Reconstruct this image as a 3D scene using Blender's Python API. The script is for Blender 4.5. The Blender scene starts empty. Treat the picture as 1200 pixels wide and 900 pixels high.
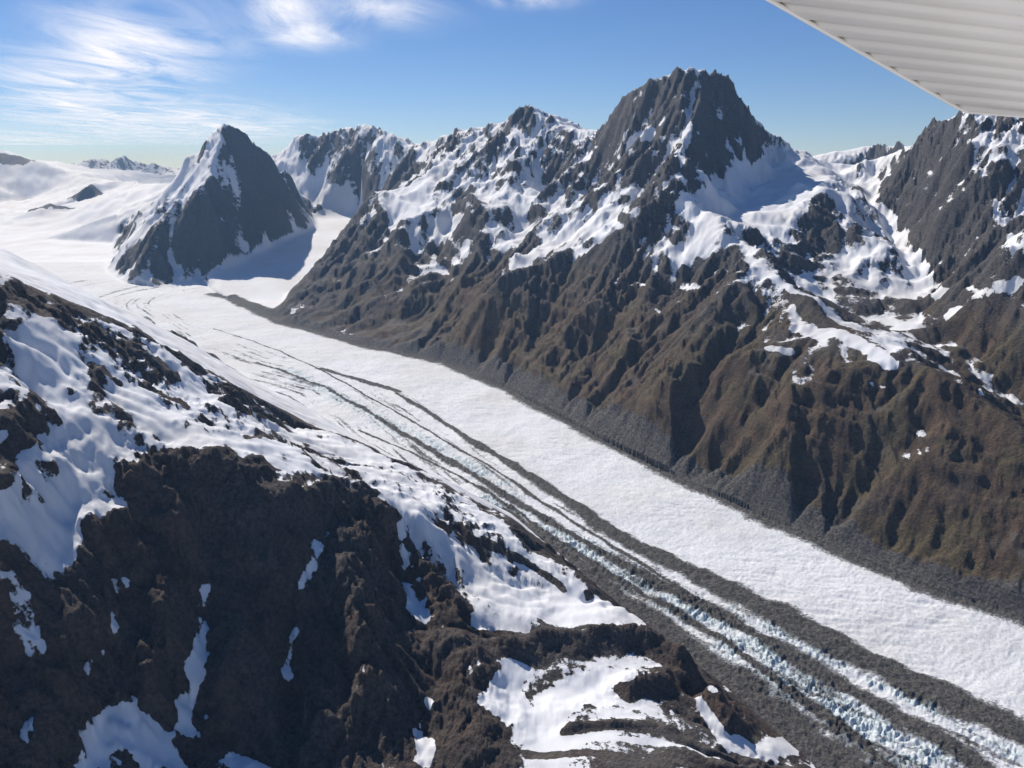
import bpy, math, numpy as np, time, bmesh
from mathutils import Vector, Matrix
from mathutils.geometry import delaunay_2d_cdt
T0=time.time()
F=1039.0; VH=205.0
pit=math.atan((450-VH)/F); CP,SP=math.cos(pit),math.sin(pit)
def ray(u,v):
    x=(u-600)/F; Y=(450-v)/F
    return x, CP+Y*SP, -SP+Y*CP
def P(u,v,D):
    x,f,z=ray(u,v); return (x/f*D, D, z/f*D)
ZD=np.array([0,1600,3100,6000,9400,12000,15000,20000,34000.])
ZZ=np.array([-1230,-1200,-1100,-950,-760,-540,-330,-60,150.])
def zg(D): return np.interp(D,ZD,ZZ)
def G(u,v):
    x,f,z=ray(u,v); D=np.arange(300,33000,5.0)
    k=np.argmax(z/f*D<=zg(D)); D=float(D[k]); return (x/f*D,D,float(zg(D)))
pts=[];flag=[];FL=1
def line(L,step=140):
    for a,b in zip(L[:-1],L[1:]):
        a=np.array(a);b=np.array(b); n=max(1,int(np.linalg.norm((b-a)[:2])/step))
        for k in range(n): pts.append(tuple(a+(b-a)*k/n));flag.append(FL)
    pts.append(tuple(L[-1]));flag.append(FL)
def pt(x,y,z): pts.append((x,y,z));flag.append(FL)
def PL(s,step=140): line([P(*q) for q in s],step)
# ---- glacier margins
Redge=[G(*q) for q in [(1330,768),(1200,722),(1100,693),(1000,652),(900,607),(800,562),(700,512),(600,458),(520,424),(420,403),(330,378),(270,350)]]
Ledge=[G(*q) for q in [(1080,1010),(960,902),(900,852),(850,806),(800,771),(760,737),(720,706),(680,669),(640,639),(600,606),(540,579),(480,548),(420,512),(350,480),(280,437),(200,398),(130,362),(60,335),(-40,300),(-200,262)]]
upper=[G(255,345),G(240,332),G(190,337),G(150,332),G(125,319),G(133,285),G(160,245),G(190,215)]
gpoly=[(p[0],p[1]) for p in Ledge]+[(-20000,33000),(-6000,33000),(-5500,20000)]+[(p[0],p[1]) for p in upper[::-1]]+[(p[0],p[1]) for p in Redge[::-1]]
TD=[6600,7700,8300,9000,9700,10400];TZ=[-915,-745,-640,-549,-455,-200]
def zt(D): return np.interp(D,TD,TZ)
tpoly=[G(262,350)[:2],G(243,333)[:2],P(288,306,7800)[:2],P(335,284,8600)[:2],P(372,262,9200)[:2],P(365,245,9800)[:2],P(425,240,9900)[:2],P(425,255,9300)[:2],P(400,275,8600)[:2],P(372,302,7700)[:2],P(350,330,7000)[:2],G(320,366)[:2]]
FL=0
line(Redge);line(Ledge)
line([G(127,318),G(150,330),G(190,335),G(240,330)])
for q in [(100,270),(50,280),(60,250),(0,262),(110,245),(140,232),(30,235)]: line([G(*q),G(*q)])
FL=1
line([G(127,318),G(135,285),P(160,245,10200),P(195,215,11500)])
PL([(265,146,8500),(240,166,8700),(215,192,8900),(190,226,8900),(165,262,8500),(140,292,8200),(127,316,7700)])
PL([(265,146,8500),(290,162,8800),(318,184,9100),(345,222,9100),(372,248,9050)])
PL([(265,146,8500),(262,190,8250),(245,230,7900),(262,280,7600),(240,325,7250)])
PL([(262,190,8250),(205,235,8000),(170,290,7500),(160,330,7150)])
PL([(262,190,8250),(300,215,8200),(320,260,8000)])
line([P(395,258,9500),P(350,225,10200),P(318,180,10900)])
CREST=[(318,180,10900),(335,166,10900),(345,158,10900),(375,157,10800),(400,152,10600),(430,144,10300),(455,156,10000),(480,168,9700),(500,169,9300),(520,158,8900),(560,148,8400),(590,142,8000),(625,123,7700),(650,142,7500),(680,152,7200),(700,153,6900),(715,135,6650),(735,110,6450),(765,90,6280),(800,81,6150),(825,78,6100),(850,95,6150),(875,120,6200),(900,148,6300),(930,172,6400),(965,190,6500),(1000,196,6600),(1025,195,6400),(1045,180,6000),(1070,163,5600),(1100,145,5300),(1135,123,5100),(1165,127,5050),(1200,136,4900),(1260,130,4700),(1340,110,4400)]
PL(CREST)
PL([(430,144,10300),(425,185,9900),(430,222,9500)]); PL([(375,157,10800),(372,200,10400),(375,235,10000)])
PL([(345,158,10900),(340,190,10700)])
PL([(480,168,9700),(470,195,9300),(455,222,8900)])
PL([(590,142,8000),(560,175,7800),(500,205,7600),(460,222,7400),(430,237,7250),(405,277,7000),(375,308,6850),(345,338,6650)])
PL([(430,237,7250),(465,262,6700),(480,320,6150),(495,370,5650)])
PL([(450,235,8800),(425,262,8600),(400,285,8000)])
PL([(625,123,7700),(612,175,7200),(600,215,6700),(565,245,6300),(545,290,5900),(540,340,5500),(530,380,5250)])
PL([(520,250,6800),(515,290,6450),(520,340,5900)])
PL([(700,153,6900),(690,190,6500),(705,215,6250),(672,245,5950),(640,265,5800)])
PL([(640,215,6700),(625,260,6200),(600,300,5700)])
PL([(825,78,6100),(815,130,5800),(800,170,5450),(790,205,5050),(780,225,4900)])
PL([(735,110,6450),(732,160,6150),(745,200,5800)])
PL([(850,95,6150),(872,150,5900),(850,200,5650),(835,225,5450)])
SPURA=[(790,205,5050),(812,235,4800),(850,270,4500),(880,300,4200),(930,335,3850),(980,375,3550),(1050,412,3150),(1120,455,2900),(1180,500,2720),(1240,540,2560),(1330,590,2400)]
PL(SPURA)
PL([(780,225,4900),(762,250,4850),(740,268,4850),(690,290,4900),(640,312,4900),(600,328,4900),(560,358,4850),(545,385,4750)])
PL([(880,300,4200),(850,340,3900),(820,390,3650),(770,450,3450)])
PL([(980,375,3550),(940,430,3200),(900,500,2950)])
PL([(700,240,5600),(740,240,5500),(720,265,5250)])
PL([(930,172,6400),(900,200,6050),(870,235,5600),(850,255,5100)])
PL([(985,200,6300),(960,215,5400),(940,250,5000),(955,300,4600),(985,350,4150),(1010,372,3950)])
PL([(985,200,6300),(1000,240,5200),(1030,290,4700),(1055,335,4350)])
PL([(1020,215,5900),(1040,260,5200),(1070,310,4650),(1095,345,4250),(1085,380,3850)])
PL([(1135,123,5100),(1110,200,4800),(1095,250,4600),(1105,300,4450)])
PL([(1165,127,5050),(1190,200,4600),(1170,270,4200),(1120,330,4000)])
PL([(900,320,4300),(960,368,3900),(1000,392,3750),(1085,385,3700),(1130,420,3450),(1200,475,3150),(1300,530,2850)])
PL([(1340,230,3700),(1260,255,3650),(1200,288,3600),(1150,322,3600),(1105,362,3650)])
PL([(1200,288,3600),(1220,360,3350),(1200,420,3250)])
for x,y,z in [(-2200,13000,-300),(-500,11800,-300),(900,10000,-350),(2200,9000,-300),(3500,9000,-300),(5000,7500,-200),(3000,14000,-100),(0,15000,-200),(7000,12000,0),(6000,4000,200),(6000,2000,-200),(4000,500,-900),(2600,500,-1000),(9000,20000,0),(3000,20000,0),(-2500,20000,0)]: pt(x,y,z)
pt(4200,8000,250); pt(3700,9500,300)
FL=0
PL([(150,215,13500),(90,205,15000),(0,215,14500),(-80,200,14500)])
PL([(0,174,15500),(15,180,15500),(35,189,16500),(70,192,17500),(120,200,19000),(190,206,20000)])
PL([(0,174,15500),(-60,168,15000),(-150,160,14000)])
PL([(80,232,12900),(98,217,13000),(112,231,12900)],60);PL([(80,246,12000),(55,236,12100),(30,249,12000)],60)
PL([(60,203,24300),(110,206,24300),(160,208,24300),(215,208,24300)],300)
PL([(75,200,26000),(95,197,26000),(108,190,26000),(120,185,26000),(130,196,26000),(145,187,26000),(155,199,26000),(165,203,25500),(180,195,25500),(200,204,25500)],200)
for x in range(-30000,30001,6000): pt(x,34000,-100.0)
for x in (-20000,-14000,20000,14000):
    for y in (0,8000,16000,25000): pt(x,y,-100)
FL=1
FCR=[(-260,245,2100),(-120,280,2150),(0,318,2200),(60,344,2300),(110,361,2400),(150,377,2500),(200,408,2600),(260,442,2750),(300,462,2850),(350,490,2900),(420,514,2850),(480,545,2720),(540,579,2560),(600,606,2430),(640,636,2330),(680,665,2220),(720,704,2090),(760,735,1990),(800,769,1900),(850,805,1800),(900,851,1700),(940,885,1620),(965,915,1540)]
PL(FCR,110)
PL([(-200,235,3200),(0,294,3400),(70,325,3500),(140,358,3600),(200,394,3700),(280,440,3600)])
PL([(0,450,1780),(50,450,1900),(150,452,2100),(250,470,2350),(350,525,2450)])
PL([(0,520,1620),(100,510,1800),(200,532,1880),(300,548,1940),(400,562,2080),(480,590,2150),(560,625,2200)])
PL([(0,600,1500),(100,650,1560),(200,700,1600),(300,720,1680),(400,720,1720),(480,720,1800)])
PL([(560,690,1990),(640,695,2090)])
PL([(580,765,1750),(620,752,1830),(690,742,1880),(740,745,1880),(790,765,1830),(850,812,1750)],60)
PL([(590,800,1650),(640,830,1560),(700,805,1660),(730,800,1700)],60)
PL([(740,790,1740),(800,798,1730),(870,845,1650),(900,880,1590)],60)
PL([(640,858,1520),(720,850,1540),(800,862,1540),(860,890,1530)],60)
PL([(-150,900,1050),(0,900,1180),(100,900,1270),(200,900,1340),(300,900,1430),(400,900,1450),(500,900,1450),(600,895,1430),(700,900,1400),(800,905,1420),(880,905,1500)])
for x in range(-2500,2001,500): pt(x,700,-1180); pt(x,150,-1230); pt(x,-800,-1230)
for x in (-4000,-3000): pt(x,1200,200); pt(x,2600,250)
pt(-4500,4500,-300);pt(-6500,6500,-200);pt(-9000,9500,100)
# ---------- helpers
def inpoly(px,py,poly):
    c=np.zeros(px.shape,bool);n=len(poly)
    for i in range(n):
        x1,y1=poly[i][:2];x2,y2=poly[i-1][:2]
        if y1==y2: continue
        cond=((y1>py)!=(y2>py)); c^=cond&(px<(x2-x1)*(py-y1)/(y2-y1)+x1)
    return c
def segd(px,py,L):
    d=np.full(px.shape,1e9,np.float32);tt=np.zeros(px.shape,np.float32)
    for n,(a,b) in enumerate(zip(L[:-1],L[1:])):
        ax,ay=a[:2];bx,by=b[:2];dx,dy=bx-ax,by-ay;l=dx*dx+dy*dy+1e-6
        t=np.clip(((px-ax)*dx+(py-ay)*dy)/l,0,1);q=np.hypot(px-ax-t*dx,py-ay-t*dy)
        m=q<d; d[m]=q[m]; tt[m]=(n+t)[m]
    return d,tt/(len(L)-1)
pa=np.array(pts,dtype=float);flag=np.array(flag)
ing=inpoly(pa[:,0],pa[:,1],gpoly);dr_,_=segd(pa[:,0],pa[:,1],Redge);dl_,_=segd(pa[:,0],pa[:,1],Ledge)
keep=~((flag==1)&(ing|(dr_<90)|(dl_<25))&(pa[:,1]<9500))&~inpoly(pa[:,0],pa[:,1],tpoly)
pa=pa[keep]
tr_pts=[]
for a,b in zip(tpoly,tpoly[1:]+tpoly[:1]):
    n=max(1,int(math.hypot(b[0]-a[0],b[1]-a[1])/150))
    for k in range(n):
        x=a[0]+(b[0]-a[0])*k/n;y=a[1]+(b[1]-a[1])*k/n; tr_pts.append((x,y,float(zt(y))))
pa=np.vstack([pa,np.array(tr_pts)])
vs,es,fs,ov,oe,of=delaunay_2d_cdt([Vector((p[0],p[1])) for p in pa],[],[],0,12.0)
vz=np.array([pa[o,2].mean() if len(o) else 0 for o in ov]); vx=np.array([v.x for v in vs]); vy=np.array([v.y for v in vs])
GS=25.0; X0,Y0=-22000.,-1500.; NX,NY=1760,1440
B=np.full((NY,NX),-100.0,dtype=np.float32)
for f in fs:
    a,b,c=f; xs=vx[[a,b,c]];ys=vy[[a,b,c]]
    i0=max(0,int((xs.min()-X0)/GS));i1=min(NX-1,int((xs.max()-X0)/GS)+1);j0=max(0,int((ys.min()-Y0)/GS));j1=min(NY-1,int((ys.max()-Y0)/GS)+1)
    if i1<=i0 or j1<=j0: continue
    gx,gy=np.meshgrid(X0+GS*np.arange(i0,i1+1),Y0+GS*np.arange(j0,j1+1))
    d=(ys[1]-ys[2])*(xs[0]-xs[2])+(xs[2]-xs[1])*(ys[0]-ys[2])
    if abs(d)<1e-6: continue
    l0=((ys[1]-ys[2])*(gx-xs[2])+(xs[2]-xs[1])*(gy-ys[2]))/d
    l1=((ys[2]-ys[0])*(gx-xs[2])+(xs[0]-xs[2])*(gy-ys[2]))/d; l2=1-l0-l1
    m=(l0>=-1e-6)&(l1>=-1e-6)&(l2>=-1e-6)
    S=B[j0:j1+1,i0:i1+1]; S[m]=(l0*vz[a]+l1*vz[b]+l2*vz[c])[m]
gx,gy=np.meshgrid(X0+GS*np.arange(NX),Y0+GS*np.arange(NY))
mt_=inpoly(gx,gy,tpoly); B[mt_]=zt(gy[mt_])
mg=inpoly(gx,gy,gpoly)&(gy<9000); B[mg]=zg(gy[mg])
def blur(A,n):
    for _ in range(n):
        A=(np.roll(A,1,0)+2*A+np.roll(A,-1,0))/4; A=(np.roll(A,1,1)+2*A+np.roll(A,-1,1))/4
    return A
B1=blur(B,1); B2=blur(B,8)
gyy,gxx=np.gradient(B2,GS)
def sampg(A,x,y,x0,y0,gs):
    ny,nx=A.shape
    fx=np.clip((x-x0)/gs,0,nx-1.001);fy=np.clip((y-y0)/gs,0,ny-1.001); i=fx.astype(np.int32);j=fy.astype(np.int32); a=(fx-i).astype(np.float32);b=(fy-j).astype(np.float32)
    return A[j,i]*(1-a)*(1-b)+A[j,i+1]*a*(1-b)+A[j+1,i]*(1-a)*b+A[j+1,i+1]*a*b
def samp(A,x,y): return sampg(A,x,y,X0,Y0,GS)
rng=np.random.RandomState(5); perm=rng.permutation(256); perm=np.concatenate([perm,perm,perm]).astype(np.int32); ang=rng.rand(256)*2*np.pi; gca=np.cos(ang).astype(np.float32);gsa=np.sin(ang).astype(np.float32)
def gn(x,y,s):
    xi=np.floor(x).astype(np.int32);yi=np.floor(y).astype(np.int32);a=(x-xi).astype(np.float32);b=(y-yi).astype(np.float32)
    def g(dx,dy):
        h=perm[(perm[(xi+dx+s*17)&255]+yi+dy+s*31)&255]; return gca[h]*(a-dx)+gsa[h]*(b-dy)
    w=a*a*a*(a*(a*6-15)+10);q=b*b*b*(b*(b*6-15)+10)
    n0=g(0,0)*(1-w)+g(1,0)*w; n1=g(0,1)*(1-w)+g(1,1)*w
    return (n0*(1-q)+n1*q)*1.5
def fbm(x,y,wl,o,s,gain=.5,ridge=False):
    t=0;a=1.;n=0
    for k in range(o):
        v=gn(x/wl+k*7.3,y/wl-k*3.1,s+k)
        if ridge: v=1-2*np.abs(v)
        t=t+a*v;n+=a;a*=gain;wl*=.5
    return t/n
def gully(X,Y,slope,wl,amp,gx,gy,seed,wgt):
    l=np.sqrt(gx*gx+gy*gy)+1e-4; sx,sy=-gy/l,gx/l
    px,py=X/wl,Y/wl; xi=np.floor(px).astype(np.int32);yi=np.floor(py).astype(np.int32)
    C=np.zeros_like(X);Sn=np.zeros_like(X);W=np.zeros_like(X)
    for i in (-1,0,1):
        for j in (-1,0,1):
            h=perm[(perm[(xi+i+seed*13)&255]+yi+j)&255]; h2=perm[h+7]
            vx_=px-(xi+i+.5+(h/255.-.5)*.8);vy_=py-(yi+j+.5+(h2/255.-.5)*.8)
            w=np.exp(-(vx_*vx_+vy_*vy_)*2.4).astype(np.float32)
            ph=((vx_*sx+vy_*sy)*5.2+h2*.13).astype(np.float32)
            C+=np.cos(ph)*w;Sn+=np.sin(ph)*w;W+=w
    mag=np.sqrt(C*C+Sn*Sn)+1e-3; nrm=1/np.maximum(mag,W*.85)
    C*=nrm;Sn*=nrm
    a=amp*wgt*np.minimum(slope,1.0)
    return C*a, -Sn*sx*5.2/wl*a, -Sn*sy*5.2/wl*a, C
crest=[P(*q)[:2] for q in FCR]; crestp=[P(*q)[:2] for q in CREST]
pyrs=P(265,146,8500)
pyrpoly=[p[:2] for p in upper[:6]]+[P(195,215,11500)[:2],P(318,182,10600)[:2],P(350,230,10000)[:2],P(372,262,9200)[:2],P(335,284,8600)[:2],P(288,306,7800)[:2]]
class Tn: pass
def terrain0(X,Y):
    r=Tn()
    dP=np.hypot(X-pyrs[0],Y-pyrs[1])
    near=np.clip((Y-1300)/2500,0,1); k=(.2+.8*near)*np.clip(dP/600,.1,1)
    WX=X+fbm(X,Y,500,3,1)*60*k; WY=Y+fbm(X,Y,500,3,9)*60*k
    H=samp(B1,WX,WY).astype(np.float32)
    r.GX=samp(gxx,WX,WY).astype(np.float32);r.GY=samp(gyy,WX,WY).astype(np.float32)
    r.isg=inpoly(X,Y,gpoly); r.ist=inpoly(X,Y,tpoly)&~r.isg
    r.dL,r.tL=segd(X,Y,Ledge);r.dR,_=segd(X,Y,Redge)
    de=np.minimum(r.dL,r.dR); de2,_=segd(X,Y,upper); de=np.minimum(de,de2)
    r.sg=np.where(r.isg,de,-de)
    dT,_=segd(X,Y,tpoly+tpoly[:1]); r.dT=np.where(r.ist,0,dT)
    H=np.where(r.isg&(Y<8800),zg(Y),H).astype(np.float32)
    r.slope=np.hypot(r.GX,r.GY)
    r.hard=np.clip(-r.sg/60,0,1)*np.clip(r.slope*2.2-.12,0,1)*np.clip((r.dT-20)/130,0,1)
    r.fg=(~r.isg)&(((r.dL<r.dR)&(X<1600)&(Y<4600))|(Y<1500))&(r.sg<0)
    r.dC,_=segd(X,Y,crest); r.dS,_=segd(X,Y,crestp)
    r.behind=r.fg&inpoly(X,Y,crest[:15]+[p[:2] for p in Ledge[8:]]+[(-9000,9000)])
    r.big=np.clip((Y-2600)/1500,0.0,1); sk_=(.45+.55*np.clip(r.dS/350,0,1))*np.clip(dP/350,.25,1)
    lowA=np.clip((H+900)/450,.3,1)
    vr=np.clip(.8+fbm(X,Y,1100,2,177)*1.5,.15,1.3)
    wqx=X+fbm(X,Y,180,3,101)*60; wqy=Y+fbm(X,Y,180,3,111)*60
    rn=fbm(wqx,wqy,480,5,20,.55,True)
    dH=r.hard*(rn-.3)*92*(.3+.7*r.big)*sk_
    g1,ax,ay,c1=gully(X,Y,r.slope,640,54,r.GX,r.GY,620,r.big*sk_*r.hard*lowA)
    g2,bx,by,c2=gully(X,Y,r.slope,300,22,r.GX+ax,r.GY+ay,300,(.35+.65*r.big)*sk_*r.hard*vr*lowA)
    r.gx=r.GX+ax+bx;r.gy=r.GY+ay+by;r.G=c1*.9*r.big+c2*.5
    dH=dH+g1+g2
    dH+=r.hard*np.exp(-(r.dS/130)**2)*(fbm(X,Y,170,4,301,.6,True)-.35)*55*r.big
    dH+=60*np.exp(-dP/110)
    dH=np.where(r.fg,dH*np.clip(r.dC/120,.3,1),dH); dH=np.where(r.behind,dH*.22,dH)
    r.H=(H+dH).astype(np.float32)
    return r
# ---------- fluvial / glacial erosion on regular grids
def erode(x0,x1,y0,y1,gs,iters,kf,dmax,talus):
    xs=np.arange(x0,x1,gs);ys=np.arange(y0,y1,gs);gX,gY=np.meshgrid(xs,ys);gX=gX.astype(np.float32);gY=gY.astype(np.float32)
    r=terrain0(gX,gY); ny,nx=gX.shape;N=ny*nx
    jit=fbm(gX,gY,gs*14,5,201,.62)*gs*3.2*r.hard
    Ho=r.H.astype(np.float64)+jit; H=Ho.copy()
    lock=(r.isg|r.ist)|(r.hard<=.001); lock[0,:]=lock[-1,:]=lock[:,0]=lock[:,-1]=True
    # steep high faces erode into couloirs, lower slopes stay broader
    resist=np.clip(.7+.7*np.clip((r.H+250)/400,0,1)+fbm(gX,gY,480,4,211,.6)*3.0,.02,2.6)
    idx=np.arange(N).reshape(ny,nx); offs=[(-1,0),(1,0),(0,-1),(0,1),(-1,-1),(-1,1),(1,-1),(1,1)]
    lo=lock.ravel()
    for it in range(iters):
        for _ in range(3):
            mn=np.full(H.shape,1e9)
            for a,b in offs: mn=np.minimum(mn,np.roll(H,(a,b),(0,1)))
            H=np.where((H<=mn)&~lock,mn+.05,H)
        best=np.zeros(H.shape);rc=idx.copy()
        for a,b in offs:
            s=(H-np.roll(H,(a,b),(0,1)))/math.hypot(a,b); m=s>best; best[m]=s[m]; rc[m]=np.roll(idx,(a,b),(0,1))[m]
        rc=rc.ravel(); rc[lo]=np.arange(N)[lo]
        h=H.ravel(); order=np.argsort(-h,kind='stable').tolist(); A=[1.0]*N; rl=rc.tolist()
        for i in order:
            j=rl[i]
            if j!=i: A[j]+=A[i]
        An=np.array(A); 
        f=(kf*(np.power(np.minimum(An,4000.),.5)-.9)*resist.ravel()*r.hard.ravel()).tolist(); hl=h.tolist()
        order.reverse()
        for i in order:
            j=rl[i]
            if j!=i:
                a=hl[i];b=hl[j]
                if a>b: g=f[i]; hl[i]=(a+g*b)/(1+g)
        H=np.array(hl).reshape(ny,nx)
        tl_=talus+.5*np.clip((r.H+150)/400,0,1)
        for _ in range(3):
            for a,b in offs[:4]:
                Hn=np.roll(H,(a,b),(0,1)); ex=H-Hn-tl_*gs; H=np.where((ex>0)&~lock,H-ex*.25,H)
    d=Ho-H
    d=np.where(d>0,dmax*(1-np.exp(-d/dmax)),d)
    d=np.clip(d,-30,dmax)-jit
    ed=np.minimum(np.minimum(gX-x0,x1-gs-gX),np.minimum(gY-y0,y1-gs-gY)); d=d*np.clip(ed/400,0,1)
    LA=blur(np.log(An.reshape(ny,nx)),1)
    return (-d).astype(np.float32),LA.astype(np.float32),(x0,y0,gs),(x0,x1,y0,y1)
E1=erode(-4700,3700,2200,11600,14.0,8,.045,78.,1.15)
E2=erode(-2300,1400,850,3500,7.0,8,.045,40.,1.4)
print('erode',time.time()-T0)
# ---------- polar mesh grid
rr=np.concatenate([np.linspace(5,900,16,endpoint=False),np.exp(np.arange(math.log(900),math.log(11500),0.0028)),np.exp(np.arange(math.log(11500)+.006,math.log(33500),0.007))])
dg=math.pi/180
th=np.concatenate([np.linspace(-180,-60,24,endpoint=False)*dg,np.linspace(-60,-33,50,endpoint=False)*dg,np.arange(-33*dg,33*dg,0.00088),np.linspace(33.2,60,50)*dg,np.linspace(65,180,24)*dg])
R,TH=np.meshgrid(rr,th,indexing='ij'); X=(R*np.sin(TH)).astype(np.float32);Y=(R*np.cos(TH)).astype(np.float32)
t_=terrain0(X,Y);H=t_.H;isg,ist,dL,tL,dR,sg,dT,slope,hard,fgmask,dC,behind,big,GX,GY=t_.isg,t_.ist,t_.dL,t_.tL,t_.dR,t_.sg,t_.dT,t_.slope,t_.hard,t_.fg,t_.dC,t_.behind,t_.big,t_.GX,t_.GY
def es(E,k):
    x0,x1,y0,y1=E[3]; ins=(X>x0)&(X<x1-30)&(Y>y0)&(Y<y1-30); o=np.zeros_like(X); o[ins]=sampg(E[k],X[ins],Y[ins],*E[2]); return o
w2=fgmask
dE=np.where(w2,es(E2,0)*np.clip(dC/60,.4,1),es(E1,0)); dE=np.where(behind,dE*.3,dE)
LA=np.where(w2,es(E2,1),es(E1,1)); LA=np.where(LA>0,LA,1.0)
H=H+dE
print('grid',X.shape,time.time()-T0)
gx,gy=t_.gx.copy(),t_.gy.copy(); GUL=t_.G.copy(); dH=np.zeros_like(X)
vary=np.clip(.8+fbm(X,Y,900,2,77)*1.3,.2,1.4)
low=np.where(fgmask,1,np.clip((H+800)/350,.5,1)+.5*np.clip((H+100)/250,0,1))
for wl,am,wt in [(70,3.0,vary*low),(33,2.2,vary*low),(15,1.4,np.clip((6000-Y)/4000,0,1)*low)]:
    h,ax,ay,c=gully(X,Y,slope,wl,am,gx,gy,int(wl),hard*wt)
    dH+=h;gx+=ax;gy+=ay; GUL+=c*am/14.*np.minimum(1,wt)
wqx=X+fbm(X,Y,60,3,101)*18; wqy=Y+fbm(X,Y,60,3,111)*18
rn2=fbm(wqx,wqy,110,6,40,.68,True)
ruf=fbm(X,Y,22,4,60,.7)
steep=np.clip((slope-.35)*2.2,0,1)
patch=np.clip(.75+fbm(X,Y,350,3,501)*2.2,.2,1.5)
dH+=hard*low*patch*((rn2-.25)*(16+24*steep*big)+ruf*(3.5+3.5*steep))+ (1-hard)*np.clip(-sg/100,0,1)*(fbm(X,Y,200,4,70)*8)*np.clip(dT/200,.2,1)
dH=np.where(fgmask,dH*np.clip(dC/100,.4,1),dH); dH=np.where(behind,dH*.22,dH)
H=H+dH
q=H+.25*X-.12*Y+fbm(X,Y,500,3,121)*90
H=H+hard*steep*(9*np.sin(q*2*np.pi/85)+4*np.sin(q*2*np.pi/31+1.3))*np.clip(.5+fbm(X,Y,300,3,131)*1.8,0,1)*np.where(fgmask,.8,1)
fy=np.clip((Y-9500)/2500,0,1)*isg
H+=fy*((fbm(X,Y,1500,3,401)*55)+np.clip(fbm(X,Y,420,4,411,.55,True)-.25,0,1)*45)
H+=np.clip((Y-23800)/1200,0,1)*(fbm(X,Y,1800,5,421,.5,True)-.2)*210
bk=np.clip((750-Y)/350,0,1); H=H*(1-bk)+bk*(-1240+fbm(X,Y,900,3,511)*70)  # unseen ground below and behind the camera, added for its bounce light
# ---------- glacier surface
def gline(L): return [G(*q)[:2] for q in L]
deb=np.full(X.shape,-1.0,np.float32)
wmx=X+fbm(X,Y,300,4,141)*16;wmy=Y+fbm(X,Y,300,4,151)*16
def moraine(L,w0,w1,strength=1.0,hgt=6):
    global deb,H
    d,t=segd(wmx,wmy,gline(L)); w=w0+(w1-w0)*t; w=w*(1+.9*fbm(X,Y,170,4,int(w0*7)%50+5,.6))
    v=np.clip(1-d/w,-1,1)*strength; deb=np.maximum(deb,v); H+=np.where(isg,np.exp(-(d/(w+4))**2)*hgt,0)
moraine([(376,433),(400,440),(430,449),(466,460)],22,22,1.6)
moraine([(465,463),(510,490),(560,522),(610,553),(660,585),(720,628),(790,663),(860,697),(950,742),(1060,795),(1200,868),(1300,920)],12,72,1.4,10)
moraine([(250,385),(330,412),(400,447),(460,480),(520,516),(580,552),(640,592),(700,632),(760,668),(830,712)],5,13,.8,2)
moraine([(300,425),(380,455),(450,495),(530,545),(600,588),(650,618),(720,660),(800,700),(880,745),(980,800),(1100,870),(1180,920)],9,46,1.1,4)
moraine([(420,505),(500,540),(580,585),(640,628),(700,668),(780,712),(850,756),(920,810),(1000,865),(1060,920)],6,22,.9,3)
moraine([(690,505),(740,530),(790,557)],4,3,.45,1)
deb=np.maximum(deb,np.where(isg,np.clip(1-dR/(55+26*fbm(X,Y,260,3,3)),-1,1),-1))
wl_=np.interp(tL,[0,.1,.2,.32,.42,.5,.6,.7,1],[150,120,92,66,40,20,8,1,1])
deb=np.maximum(deb,np.where(isg,np.clip(1.4-1.4*dL/(wl_*(1+.4*fbm(X,Y,120,3,13))),-1,1),-1))
tri,_=segd(X,Y,gline([(250,345),(290,352),(330,372),(400,392)])); deb=np.maximum(deb,np.clip(1-tri/70,-1,1)*.9)
tx,ty=.6,-.8
al=X*tx+Y*ty; ac=Y*tx-X*ty
stk=fbm(dR/30,al/650,1.0,4,33,.65)
lowr=np.clip((3400-Y)/1500,0,1)
deb=np.maximum(deb,np.where(isg&(Y<7500),(stk-.12)*1.5*np.clip((dR-330)/250,0,1)-.12+.16*lowr*np.clip((dR-430)/150,0,1)-.3*(1-np.clip((dR-330)/250,0,1)),-1))
icb,tt=segd(wmx,wmy,gline([(560,588),(620,610),(690,650),(760,690),(830,728),(900,782),(980,838),(1080,900)])) 
ser=np.exp(-(icb/(54+42*tt))**2)*isg
icb2,t2=segd(wmx,wmy,gline([(330,432),(420,478),(500,520),(600,578)])); ser=np.maximum(ser,.75*np.exp(-(icb2/64)**2)*isg)
icb3,t3=segd(wmx,wmy,gline([(860,716),(960,768),(1080,830),(1200,895)])); ser=np.maximum(ser,.75*np.exp(-(icb3/30)**2)*isg)
ser=ser*np.clip(.85+fbm(X,Y,90,3,66)*1.2,0,1)
gi=np.clip(sg/40,0,1)
crev=1-2*np.abs(gn(al/17+.6*gn(X/60,Y/60,4),ac/60,8)); crev2=fbm(X,Y,14,2,31,.6,True)
crA=1-2*np.abs(gn((X*.2+Y)/26+.8*gn(X/120,Y/120,14),(X-.2*Y)/120,18))
crz=np.clip(fbm(X,Y,500,2,161)*2+.6,0.15,1)
H+=gi*(1-bk)*(fbm(X,Y,300,3,50)*9+fbm(X,Y,45,3,51)*2.2+ crev*.8*np.clip((5200-Y)/2500,.25,1)+fbm(X,Y,9,2,53)*.7+crA*2.6*crz*np.clip((6500-Y)/2500,.0,1))
H+=ser*(crev*5+crev2*9+gn(al/30,ac/30,2)*5)
deb_h=np.clip(deb*2,0,1)*isg; H+=deb_h*(fbm(X,Y,22,3,52,.6)*6)
H+=np.where(~isg,np.exp(-((dR-48)/26)**2)*14,0)*np.clip((Y-1500)/1000,0,1)
latm=np.where(~isg,np.clip(1-dR/(66+50*fbm(X,Y,160,4,3)),-1,1),-1)
H=H.astype(np.float32)
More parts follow.
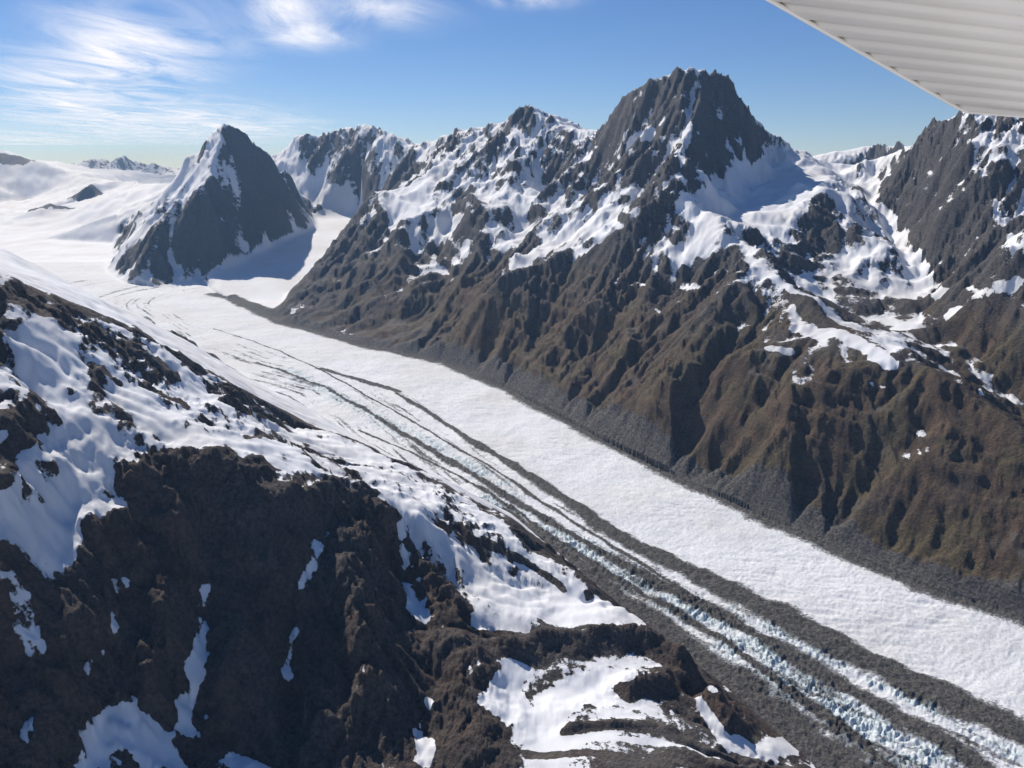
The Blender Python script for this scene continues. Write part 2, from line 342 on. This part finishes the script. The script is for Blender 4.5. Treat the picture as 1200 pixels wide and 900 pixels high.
def hit(u,v):
    x,f,z=ray(u,v);t=math.atan2(x,f);s=z/math.hypot(x,f);j=int(np.clip(np.searchsorted(th,t),0,len(th)-1))
    k=np.nonzero((H[:,j]>=s*rr)&(rr>800))[0]; i=k[0] if len(k) else -1
    return (float(X[i,j]),float(Y[i,j]),float(H[i,j]))
jx=fbm(X,Y,110,5,171,.62)*42; jy=fbm(X,Y,110,5,181,.62)*42
def sdist(L,w,g=2.6):
    Q=[hit(*q) for q in L]
    if len(Q)==1: Q=Q*2
    xs=[q[0] for q in Q];ys=[q[1] for q in Q]
    m=(X>min(xs)-g*w)&(X<max(xs)+g*w)&(Y>min(ys)-g*w)&(Y<max(ys)+g*w)
    s=min(2.2,w/38.)
    x_,y_,z_=X[m]+jx[m]*s,Y[m]+jy[m]*s,H[m];d=np.full(x_.shape,9e9,np.float32)
    for p,q in zip(Q[:-1],Q[1:]):
        p=np.array(p);e=np.array(q)-p;l=float(e@e)+1e-6
        t=np.clip(((x_-p[0])*e[0]+(y_-p[1])*e[1]+(z_-p[2])*e[2])/l,0,1)
        d=np.minimum(d,np.sqrt((x_-p[0]-t*e[0])**2+(y_-p[1]-t*e[1])**2+(z_-p[2]-t*e[2])**2))
    return m,d
RK=[([(590,765),(650,757),(740,748),(800,778)],30,28),([(735,808),(800,806),(860,848)],28,24),([(660,856),(720,849),(790,858)],12,8),([(500,670),(540,720)],26,18),([(265,470),(290,482)],32,16),
 ([(180,560),(260,560),(340,580),(420,590),(450,610)],60,22),([(200,600),(190,700),(180,800)],60,30),([(300,620),(290,720),(270,820)],60,34),([(420,640),(420,740),(400,860)],55,30),([(540,760),(560,830),(560,890)],50,24),([(120,620),(100,740),(60,850)],60,26),([(610,640),(660,690)],20,8)]
for L,w,h in RK:
    m,d=sdist(L,w); H[m]+=(h*np.exp(-(d/w)**2)*(1+.6*rn2[m])).astype(np.float32)
for L,w,h in [([(620,815),(680,800)],60,16),([(370,640),(345,700)],40,18),([(475,620),(490,720),(500,850)],40,20),([(150,640),(140,740),(110,860)],45,26),([(240,620),(235,740),(220,860)],45,26),([(355,720),(335,850)],40,20),([(60,450),(90,560),(70,660)],60,14)]:
    m,d=sdist(L,w); H[m]-=(h*np.exp(-(d/w)**2)).astype(np.float32)
def nrmz(H):
    ax_,ay_,az_=[np.gradient(A,axis=0) for A in (X,Y,H)];bx_,by_,bz_=[np.gradient(A,axis=1) for A in (X,Y,H)]
    nx=ay_*bz_-az_*by_;ny=az_*bx_-ax_*bz_;nz=ax_*by_-ay_*bx_
    return np.abs(nz)/(np.sqrt(nx*nx+ny*ny+nz*nz)+1e-9)
nzs=blur(nrmz(H),2); nzb=blur(nzs,8)
print('surface',time.time()-T0)
nb=fbm(X,Y,160,5,80,.55); nb2=fbm(X,Y,420,4,85,.5)
lac=np.clip((LA-1.8)/2.8,-.5,1.2)
pyr=inpoly(X,Y,pyrpoly)
score=(nzb-.76)*1.8+(nzs-nzb)*1.9-GUL*.18+nb*.18+nb2*.38+lac*.46
hi=np.clip((H+150)/350,0,1); kb=.72-.42*hi
score=kb*blur(score,8)+(1-kb)*score
score=score+np.where(pyr,.12*GX/(slope+.05),0)
S_=H/R; cm=np.maximum.accumulate(S_,axis=0); wv=np.zeros_like(S_); wv[1:]=np.clip(S_[1:]-cm[:-1],0,None)
def wq(v,w,q):
    o=np.argsort(v);c=np.cumsum(w[o]);return float(v[o][np.searchsorted(c,q*c[-1])])
rng_m=(~isg)&(~fgmask)&(~ist)&(~pyr)&(Y>2000)&(Y<11500)&(hard>.3)&(wv>0)&(np.abs(TH)<.55)
bins=np.array([-1100,-800,-650,-530,-400,-250,0,300,800.]);cov=[.002,.02,.12,.34,.48,.50,.42,.30]
cen=(bins[:-1]+bins[1:])/2; thr=[]
for a,b,c_ in zip(bins[:-1],bins[1:],cov):
    m=rng_m&(H>=a)&(H<b); thr.append(wq(score[m],wv[m],1-c_) if m.sum()>50 else .5)
snow=(score-np.interp(H,cen,thr))*1.3
mp_=pyr&(wv>0)&(hard>.3)
tp1=wq(score[mp_&(H>-350)],wv[mp_&(H>-350)],.60);tp2=wq(score[mp_&(H<=-350)],wv[mp_&(H<=-350)],.80)
snow=np.where(pyr,(score-np.interp(H,[-700,0],[tp2,tp1]))*1.3,snow)
fs_=(nzb-.75)*2.0+(nzs-nzb)*1.6-GUL*.1+nb*.35+nb2*.2+lac*.2
vis=fgmask&(Y>1000)&(wv>0)&(X>-.6*Y)&(~behind)
t_f=wq(fs_[vis],wv[vis],.62)
shelf=inpoly(X,Y,[hit(*q)[:2] for q in [(0,330),(150,385),(300,470),(430,525),(560,600),(700,700),(730,725),(600,740),(520,700),(470,600),(330,548),(200,525),(120,560),(80,660),(0,660)]])
sh=blur(shelf.astype(np.float32),12)
snow=np.where(fgmask,fs_-t_f+.40*sh-.04*(1-sh),snow)
far=(~fgmask)&(X<-1500)&(Y>9500)&(X<-.33*Y)
snow=np.where(far,.7+(nzs-.85)*3+nb*.2,snow)
snow=np.where(ist,.9,snow)
def stroke(L,w,a):
    m,d=sdist(L,w); snow[m]+=a*np.clip(1.5*(1-d/w),0,1)
for L,w,a in [
 ([(310,168),(330,185),(350,215),(400,240)],200,1.0),([(430,165),(440,195),(450,215)],260,.2),
 ([(520,260),(540,300),(510,310)],150,.5),([(600,310),(650,285),(700,265)],150,.5),([(740,285),(790,300),(830,290)],120,.4),([(600,330),(690,330),(760,330),(830,340)],55,.3),
 ([(850,240),(890,210),(940,190)],220,1.3),([(800,240),(830,250)],90,.4),([(740,170),(760,160)],80,.6),
 ([(1015,215),(1035,255),(1065,300),(1095,345)],60,1.2),([(1170,240),(1190,290)],70,.3),([(1110,370),(1140,350),(1190,335)],45,.8),
 ([(250,170),(225,205),(200,225)],130,.4),
 ([(940,385),(990,395),(1040,425)],48,1.4),([(900,410),(925,415)],25,1.3),([(890,320),(940,345),(985,375)],24,1.2),([(1070,410),(1110,435),(1150,460)],20,1.2),([(1020,450),(1035,455)],14,1.2),
 ([(340,335),(420,365),(500,400),(560,420)],200,-.6),([(620,390),(760,420),(860,420)],260,-.4),([(960,240),(960,300),(990,340)],170,-.4),([(780,110),(830,130),(840,180),(800,200)],230,-.15),
 ([(0,184),(25,190)],350,-1.2),([(85,230),(98,224),(110,230)],160,-1.5),([(35,247),(60,242),(80,246)],120,-1.3),
 ([(200,425),(260,470),(330,505),(420,530)],95,.6),([(230,510),(300,525),(380,540)],50,.6),([(60,400),(40,450),(90,500),(95,560),(70,640)],90,1.0),([(20,530),(10,600),(60,650)],60,.8),([(130,440),(160,480),(200,510)],44,.6),
 ([(480,600),(530,640),(580,690),(640,710),(720,715)],80,.9),([(540,585),(600,635),(650,685),(700,705)],44,.7),([(465,590),(475,650),(490,720)],24,1.4),([(370,640),(350,690)],24,1.3),([(560,730),(610,735)],28,1.0),
 ([(240,690),(232,760),(215,850)],26,1.1),([(140,690),(125,760),(105,800)],26,1.1),([(345,740),(335,800)],18,1.0),([(425,770),(415,830)],16,.9),([(10,690),(40,760)],44,.9),([(0,830),(50,870)],40,.8),
 ([(600,785),(590,830),(640,840),(690,800),(730,790)],48,1.5),([(820,815),(860,875),(900,885),(925,870)],34,1.4),([(660,868),(760,870),(840,888)],10,1.1),([(500,820),(495,890)],24,1.5),([(100,870),(140,850),(190,890)],55,1.4),([(270,890),(300,895)],26,1.2),([(740,738),(790,765),(835,778)],11,1.2),
 ([(20,345),(90,375),(150,405),(200,435)],36,-1.3),([(0,345),(60,370)],32,-1.1),([(265,470),(290,482)],30,-1.9),([(350,500),(400,505)],17,-1.8),([(290,515),(310,510)],15,-1.6),([(0,490),(40,500),(0,560)],30,-1.2),([(170,450),(215,475)],22,-1.5),([(110,430),(140,450)],18,-1.2),
 ([(180,565),(260,565),(340,585),(420,600),(450,620)],62,-1.1),([(180,650),(300,700),(420,700),(440,780)],170,-.4),([(60,760),(30,850)],100,-.3),([(570,640),(620,660),(660,690)],17,-1.6),([(500,670),(540,720)],28,-1.9),
 ([(590,765),(650,757),(740,748),(800,778)],32,-2.1),([(735,808),(800,806),(860,848)],27,-2.3),([(660,856),(720,849),(790,858)],13,-1.9),([(300,850),(420,850),(560,870)],90,-.5),([(540,590),(620,625),(680,665),(710,695)],11,-1.1),([(880,890),(760,895),(620,885)],14,-1.1)]:
    stroke(L,w,a)
snow=np.where(behind&(dC>25)&(X<0),np.maximum(snow,.25+nb*.5+(nzs-.8)),snow)
snow=np.where(behind&(dC>90)&(Y>2500),np.maximum(snow,.9),snow)
snow-=np.clip(latm*2,0,1)*1.5*(Y<6800)
snow=np.where(isg,np.where(Y>10500,np.maximum(.75+(nzs-.9)*4,-1)+np.minimum(snow-(.7+(nzs-.85)*3+nb*.2),0)*far,1.0),snow)
snow=np.where(Y>23500,.12+nb*.9+(nzs-.9),snow)
snow=np.where(bk>.4,.7,snow)  # this unseen ground is kept snowy to throw light upward
# snow fills and smooths the ground it lies on
ws=np.clip(snow*2.2+.05,0,1)*(~isg)*(.85-.35*hi)
H=(H*(1-ws)+blur(H,6)*ws).astype(np.float32)
warm=np.clip((-H-420)/300,-1,1)*np.clip((X/Y+.25)*5,0,1)-.0+nb*.6
warm=np.where(fgmask,.6+nb*.6,warm)
scree=np.clip((nzs-.78)*3+fbm(X,Y,350,4,90)*1.3-.05,-1,1)
debv=np.where(isg,deb,latm)*(1-bk)-bk
warm=np.where(latm>0,-.5,warm)
icea=np.where(isg&(Y<8500),gi,0.)
nr,nc=X.shape
idx=np.arange(nr*nc).reshape(nr,nc)
quads=np.stack([idx[:-1,:-1],idx[:-1,1:],idx[1:,1:],idx[1:,:-1]],-1).reshape(-1,4)
def fc(A): return A[:-1,:-1].reshape(-1)
cls=np.zeros(X.shape,np.int8)
cls[:]=1
cls[(Y>11500)|((X<-.5*Y)&(Y>4600))]=4
cls[pyr]=2
cls[fgmask]=3
cls[isg|ist]=0
cls[isg&(Y>10500)]=4
cls[Y>23500]=5
cls[bk>.9]=6
cf=fc(cls)
co=np.stack([X,Y,H],-1).reshape(-1,3).astype(np.float32)
attrs={'snow':snow,'debris':debv,'warm':warm,'scree':scree,'serac':ser,'ice':icea,'near':fgmask.astype(np.float32)}
def lk(nt,a,b): nt.links.new(a,b)
def terrain_mat():
    m=bpy.data.materials.new('alpine_ground');m.use_nodes=True;nt=m.node_tree;N=nt.nodes;N.clear()
    out=N.new('ShaderNodeOutputMaterial');bs=N.new('ShaderNodeBsdfPrincipled');lk(nt,bs.outputs[0],out.inputs[0])
    tc=N.new('ShaderNodeTexCoord')
    def at(n):
        a=N.new('ShaderNodeAttribute');a.attribute_name=n;return a.outputs['Fac']
    def noise(wl,det=5,rough=.6):
        n=N.new('ShaderNodeTexNoise');n.inputs['Scale'].default_value=1./wl;n.inputs['Detail'].default_value=det;n.inputs['Roughness'].default_value=rough
        lk(nt,tc.outputs['Object'],n.inputs['Vector']);return n.outputs['Fac']
    def mth(op,a,b,c=None):
        n=N.new('ShaderNodeMath');n.operation=op
        for i,q in enumerate((a,b,c)):
            if q is None: continue
            if isinstance(q,(int,float)): n.inputs[i].default_value=q
            else: lk(nt,q,n.inputs[i])
        return n.outputs[0]
    def mr(a,l,h,tl=0,th_=1):
        n=N.new('ShaderNodeMapRange');n.inputs[1].default_value=l;n.inputs[2].default_value=h;n.inputs[3].default_value=tl;n.inputs[4].default_value=th_;lk(nt,a,n.inputs[0]);return n.outputs[0]
    def mix(f,a,b):
        n=N.new('ShaderNodeMix');n.data_type='RGBA'
        if isinstance(f,float): n.inputs[0].default_value=f
        else: lk(nt,f,n.inputs[0])
        for q,i in ((a,6),(b,7)):
            if isinstance(q,tuple): n.inputs[i].default_value=(*q,1)
            else: lk(nt,q,n.inputs[i])
        return n.outputs[2]
    n1=noise(60,5,.62);n2=noise(9,4,.7);n3=noise(400,2,.55);n4=noise(2.2,1,.7);n5=noise(170,4,.65)
    sn=mth('ADD',at('snow'),mth('MULTIPLY',mth('SUBTRACT',n1,.5),.9)); sn=mth('ADD',sn,mth('MULTIPLY',mth('SUBTRACT',n2,.5),.6))
    smask=mr(sn,.0,.06)
    wm=mth('ADD',at('warm'),mth('MULTIPLY',mth('SUBTRACT',n3,.5),1.6))
    rock=mix(mr(n2,.35,.65),(.034,.032,.033),(.140,.128,.122))
    brown=mix(mr(n1,.35,.65),(.070,.044,.027),(.175,.110,.062))
    brown=mix(mr(n5,.44,.60,.0,.8),brown,mix(n2,(.082,.066,.030),(.190,.148,.066)))
    redb=mix(mr(n1,.35,.65),(.058,.036,.027),(.165,.106,.075))
    brown=mix(at('near'),brown,redb)
    brown=mix(mr(n2,.35,.65,.55,.0),brown,(.036,.031,.027))
    col=mix(mr(wm,.0,.9,0,.85),rock,brown)
    sc=mth('ADD',at('scree'),mth('MULTIPLY',mth('SUBTRACT',n1,.5),1.2))
    col=mix(mr(sc,.35,.7,0,.7),col,mix(n2,(.08,.072,.065),(.21,.19,.17)))
    snowc=mix(mr(n3,.4,.65),(.84,.86,.90),(.77,.77,.78))
    snowc=mix(mth('MULTIPLY',at('ice'),mr(n2,.42,.62,.0,.55)),snowc,(.52,.56,.60))
    col=mix(smask,col,snowc)
    ice=mix(mr(n2,.40,.58),(.28,.39,.45),(.80,.86,.88))
    col=mix(mr(at('serac'),.2,.7,0,.85),col,ice)
    dn=mth('ADD',at('debris'),mth('MULTIPLY',mth('SUBTRACT',n1,.5),1.0)); dn=mth('ADD',dn,mth('MULTIPLY',mth('SUBTRACT',n2,.5),1.2))
    dm=mr(dn,.0,.4)
    col=mix(dm,col,mix(mr(n2,.35,.65),(.045,.043,.042),(.18,.17,.16)))
    lk(nt,col,bs.inputs['Base Color'])
    bs.inputs['Roughness'].default_value=.85; bs.inputs['Specular IOR Level'].default_value=.2
    rk=mth('MAXIMUM',mth('SUBTRACT',1,smask),dm)
    hgt=mth('ADD',mth('MULTIPLY',n2,10.0),mth('MULTIPLY',n4,2.4)); hgt=mth('MULTIPLY',hgt,mth('ADD',mth('ADD',mth('MULTIPLY',rk,.95),.05),mth('MULTIPLY',at('ice'),.18)))
    bp=N.new('ShaderNodeBump');bp.inputs['Strength'].default_value=1.0;bp.inputs['Distance'].default_value=1.0;lk(nt,hgt,bp.inputs['Height']);lk(nt,bp.outputs[0],bs.inputs['Normal'])
    return m
MT=terrain_mat()
def build(name,sel):
    q=quads[sel]; used=np.zeros(nr*nc,bool);used[q.ravel()]=True;mp=np.cumsum(used)-1;q=mp[q];v=co[used]
    me=bpy.data.meshes.new(name);me.vertices.add(len(v));me.vertices.foreach_set('co',v.ravel())
    me.loops.add(q.size);me.loops.foreach_set('vertex_index',q[:,::-1].ravel().astype(np.int32))
    me.polygons.add(len(q));me.polygons.foreach_set('loop_start',np.arange(0,q.size,4,dtype=np.int32));me.polygons.foreach_set('loop_total',np.full(len(q),4,np.int32))
    me.polygons.foreach_set('use_smooth',np.ones(len(q),bool))
    for k_,A in attrs.items():
        a=me.attributes.new(k_,'FLOAT','POINT');a.data.foreach_set('value',np.ascontiguousarray(A.reshape(-1)[used],dtype=np.float32))
    me.update(calc_edges=True);me.materials.append(MT)
    o=bpy.data.objects.new(name,me);bpy.context.scene.collection.objects.link(o);return o
for n,c in [('glacier',0),('mountain_range',1),('pyramid_mountain',2),('rocky_mountain_ridge',3),('snowfield',4),('distant_mountains',5),('bounce_valley_floor',6)]: build(n,cf==c)  # last mesh: unseen floor added to bounce light onto wing and cliffs
print('mesh',time.time()-T0)
# ---------- airplane wing (corrugated flap overhead)
def Q3(u,v,r):
    x,f,z=ray(u,v); return Vector((x,f,z))*r
A_,B_,C_=Q3(900,0,3.0),Q3(1122,127,3.9),Q3(1300,-60,2.6)
nW=(B_-A_).cross(C_-A_).normalized(); 
if nW.z>0: nW=-nW
def onp(u,v):
    d=Q3(u,v,1.0); return d*(A_.dot(nW)/d.dot(nW))
root=bpy.data.objects.new('airplane_wing',None);bpy.context.scene.collection.objects.link(root)
wm_=bpy.data.materials.new('painted_aluminium');wm_.use_nodes=True;nt=wm_.node_tree;b_=nt.nodes['Principled BSDF'];b_.inputs['Roughness'].default_value=.5
nn=nt.nodes.new('ShaderNodeTexNoise');nn.inputs['Scale'].default_value=3;nn.inputs['Detail'].default_value=6;cr=nt.nodes.new('ShaderNodeValToRGB');cr.color_ramp.elements[0].color=(.66,.62,.56,1);cr.color_ramp.elements[1].color=(.78,.75,.69,1)
tcw=nt.nodes.new('ShaderNodeTexCoord');lk(nt,tcw.outputs['Object'],nn.inputs['Vector']);lk(nt,nn.outputs['Fac'],cr.inputs[0]);lk(nt,cr.outputs[0],b_.inputs['Base Color'])
c0=onp(1125,128);e1=(onp(1150,30)-onp(1000,12)).normalized();e2=nW.cross(e1).normalized()
if (onp(1125,-60)-c0).dot(e2)<0: e2=-e2
tr=[onp(900,0)+(onp(900,0)-onp(1122,127))*1.0,onp(900,0),onp(1122,127),onp(1135,132),onp(1200,137),onp(1400,150),onp(1400,-250)]
tr2=[((p-c0).dot(e1),(p-c0).dot(e2)) for p in tr]
bm=bmesh.new();pol=bm.faces.new([bm.verts.new((a,b,0)) for a,b in tr2])
bmin=min(b for a,b in tr2);bmax=max(b for a,b in tr2)
pitch=(onp(1160,30)-onp(1160,42)).length*1.1
nb_=int((bmax-bmin)/(pitch/10))
for i in range(1,nb_): bmesh.ops.bisect_plane(bm,geom=bm.verts[:]+bm.edges[:]+bm.faces[:],plane_co=(0,bmin+i*pitch/10,0),plane_no=(0,1,0))
for v in bm.verts:
    s=((v.co.y-bmin)/pitch)%1.0; v.co.z=-.013*math.exp(-((s-.5)/.17)**2)
me=bpy.data.meshes.new('corrugated_skin');bm.to_mesh(me);bm.free()
for p in me.polygons: p.use_smooth=True
o=bpy.data.objects.new('corrugated_skin',me);bpy.context.scene.collection.objects.link(o);o.parent=root
e3=e1.cross(e2)
o.matrix_world=Matrix((( e1.x,e2.x,e3.x,c0.x),(e1.y,e2.y,e3.y,c0.y),(e1.z,e2.z,e3.z,c0.z),(0,0,0,1))); me.materials.append(wm_)
so=o.modifiers.new('s','SOLIDIFY');so.thickness=.02;so.offset=1 if e3.z>0 else -1
cu=bpy.data.curves.new('trailing_edge','CURVE');cu.dimensions='3D';cu.bevel_depth=.008;sp=cu.splines.new('POLY');sp.points.add(5)
for i,p in enumerate(tr[:6]): sp.points[i].co=(*(p-nW*.004),1)
oc=bpy.data.objects.new('trailing_edge',cu);bpy.context.scene.collection.objects.link(oc);oc.parent=root;cu.materials.append(wm_)
# ---------- cirrus sheet, 3.5 km above
CZ=3500.
def C(u,v):
    x,f,z=ray(u,v); s=CZ/z; return x*s,f*s
cx=np.linspace(-75000,15000,260);cy=np.linspace(14000,110000,260)
CXg,CYg=np.meshgrid(cx,cy);M_=np.zeros(CXg.shape)
def blob(u,v,bw,bh,s):
    global M_
    x,y=C(u,v); db=(CXg/CYg-x/y)/(bw/F); dv=(CZ/CYg-CZ/y)/(bh/F); M_=np.maximum(M_,s*np.exp(-(db**2+dv**2)))
for b in [(150,60,80,60,1),(90,110,95,45,.85),(170,140,120,24,.9),(250,148,100,15,.8),(330,12,50,22,1),(365,38,44,15,1),(440,10,65,17,.75),(40,165,90,18,.55),(615,-2,40,9,.9),(230,30,65,40,.5)]: blob(*b)
vv=np.stack([CXg,CYg,np.full(CXg.shape,CZ)],-1).reshape(-1,3);ii=np.arange(260*260).reshape(260,260)
me=bpy.data.meshes.new('cirrus_cloud');me.from_pydata(vv.tolist(),[],np.stack([ii[:-1,:-1],ii[:-1,1:],ii[1:,1:],ii[1:,:-1]],-1).reshape(-1,4).tolist())
a=me.attributes.new('cover','FLOAT','POINT');a.data.foreach_set('value',M_.reshape(-1).astype(np.float32))
o=bpy.data.objects.new('cirrus_cloud',me);bpy.context.scene.collection.objects.link(o)
m=bpy.data.materials.new('cirrus');m.use_nodes=True;nt=m.node_tree;N=nt.nodes;N.clear();out=N.new('ShaderNodeOutputMaterial');mx=N.new('ShaderNodeMixShader');tp=N.new('ShaderNodeBsdfTransparent');tl=N.new('ShaderNodeBsdfTranslucent');tl.inputs[0].default_value=(.97,.97,.97,1)
at=N.new('ShaderNodeAttribute');at.attribute_name='cover';tc=N.new('ShaderNodeTexCoord');mpn=N.new('ShaderNodeMapping');mpn.inputs['Rotation'].default_value=(0,0,math.radians(25));mpn.inputs['Scale'].default_value=(1/2600,1/7000,1)
ns=N.new('ShaderNodeTexNoise');ns.inputs['Scale'].default_value=1;ns.inputs['Detail'].default_value=8;ns.inputs['Roughness'].default_value=.6;ns.inputs['Distortion'].default_value=1.0
lk(nt,tc.outputs['Object'],mpn.inputs[0]);lk(nt,mpn.outputs[0],ns.inputs['Vector'])
r1=N.new('ShaderNodeMapRange');r1.inputs[1].default_value=.32;r1.inputs[2].default_value=.75;lk(nt,ns.outputs['Fac'],r1.inputs[0])
mm=N.new('ShaderNodeMath');mm.operation='MULTIPLY';lk(nt,r1.outputs[0],mm.inputs[0]);lk(nt,at.outputs['Fac'],mm.inputs[1]);m2=N.new('ShaderNodeMath');m2.operation='MULTIPLY';m2.use_clamp=True;m2.inputs[1].default_value=1.6;lk(nt,mm.outputs[0],m2.inputs[0])
lk(nt,m2.outputs[0],mx.inputs[0]);lk(nt,tp.outputs[0],mx.inputs[1]);lk(nt,tl.outputs[0],mx.inputs[2]);lk(nt,mx.outputs[0],out.inputs[0]);me.materials.append(m)
# ---------- sun, sky
el=math.radians(39);az=math.radians(-33)
sd=Vector((math.sin(az)*math.cos(el),math.cos(az)*math.cos(el),math.sin(el)))
L=bpy.data.lights.new('sun','SUN');L.energy=5.0;L.angle=math.radians(.5);L.color=(1,.95,.87)
lo=bpy.data.objects.new('sun',L);lo.rotation_euler=sd.to_track_quat('Z','Y').to_euler();bpy.context.scene.collection.objects.link(lo)
w=bpy.data.worlds.new('World');bpy.context.scene.world=w;w.use_nodes=True;nt=w.node_tree;bg=nt.nodes['Background']
sk=nt.nodes.new('ShaderNodeTexSky');sk.sky_type='NISHITA';sk.sun_disc=False;sk.sun_elevation=el;sk.sun_rotation=az;sk.altitude=2400;sk.air_density=1.0;sk.dust_density=0.1;sk.ozone_density=2
hs=nt.nodes.new('ShaderNodeHueSaturation');hs.inputs['Saturation'].default_value=1.15
tn=nt.nodes.new('ShaderNodeMix');tn.data_type='RGBA';tn.blend_type='MULTIPLY';tn.inputs[0].default_value=1;tn.inputs[7].default_value=(.84,.92,1.14,1)
nt.links.new(sk.outputs[0],hs.inputs['Color']);nt.links.new(hs.outputs[0],tn.inputs[6]);nt.links.new(tn.outputs[2],bg.inputs[0]);bg.inputs[1].default_value=.075
# ---------- haze
bm=bmesh.new();bmesh.ops.create_cube(bm,size=1);me=bpy.data.meshes.new('haze');bm.to_mesh(me);bm.free()
hz=bpy.data.objects.new('haze',me);hz.location=(0,16500,-900);hz.scale=(60000,39000,3200);bpy.context.scene.collection.objects.link(hz)
m=bpy.data.materials.new('haze');m.use_nodes=True;nt=m.node_tree;nt.nodes.clear();o_=nt.nodes.new('ShaderNodeOutputMaterial');vs_=nt.nodes.new('ShaderNodeVolumeScatter')
vs_.inputs['Color'].default_value=(.34,.6,1,1);vs_.inputs['Density'].default_value=1.8e-5;vs_.inputs['Anisotropy'].default_value=.2
nt.links.new(vs_.outputs[0],o_.inputs['Volume']);me.materials.append(m)
# ---------- camera
cam=bpy.data.cameras.new('camera');cam.sensor_width=36;cam.lens=36*F/1200;cam.clip_start=.05;cam.clip_end=600000
c=bpy.data.objects.new('camera',cam);c.rotation_euler=(math.pi/2-pit,0,0);bpy.context.scene.collection.objects.link(c);bpy.context.scene.camera=c
sc=bpy.context.scene;sc.view_settings.view_transform='Standard';sc.view_settings.look='None';sc.view_settings.exposure=0
print('done',time.time()-T0)
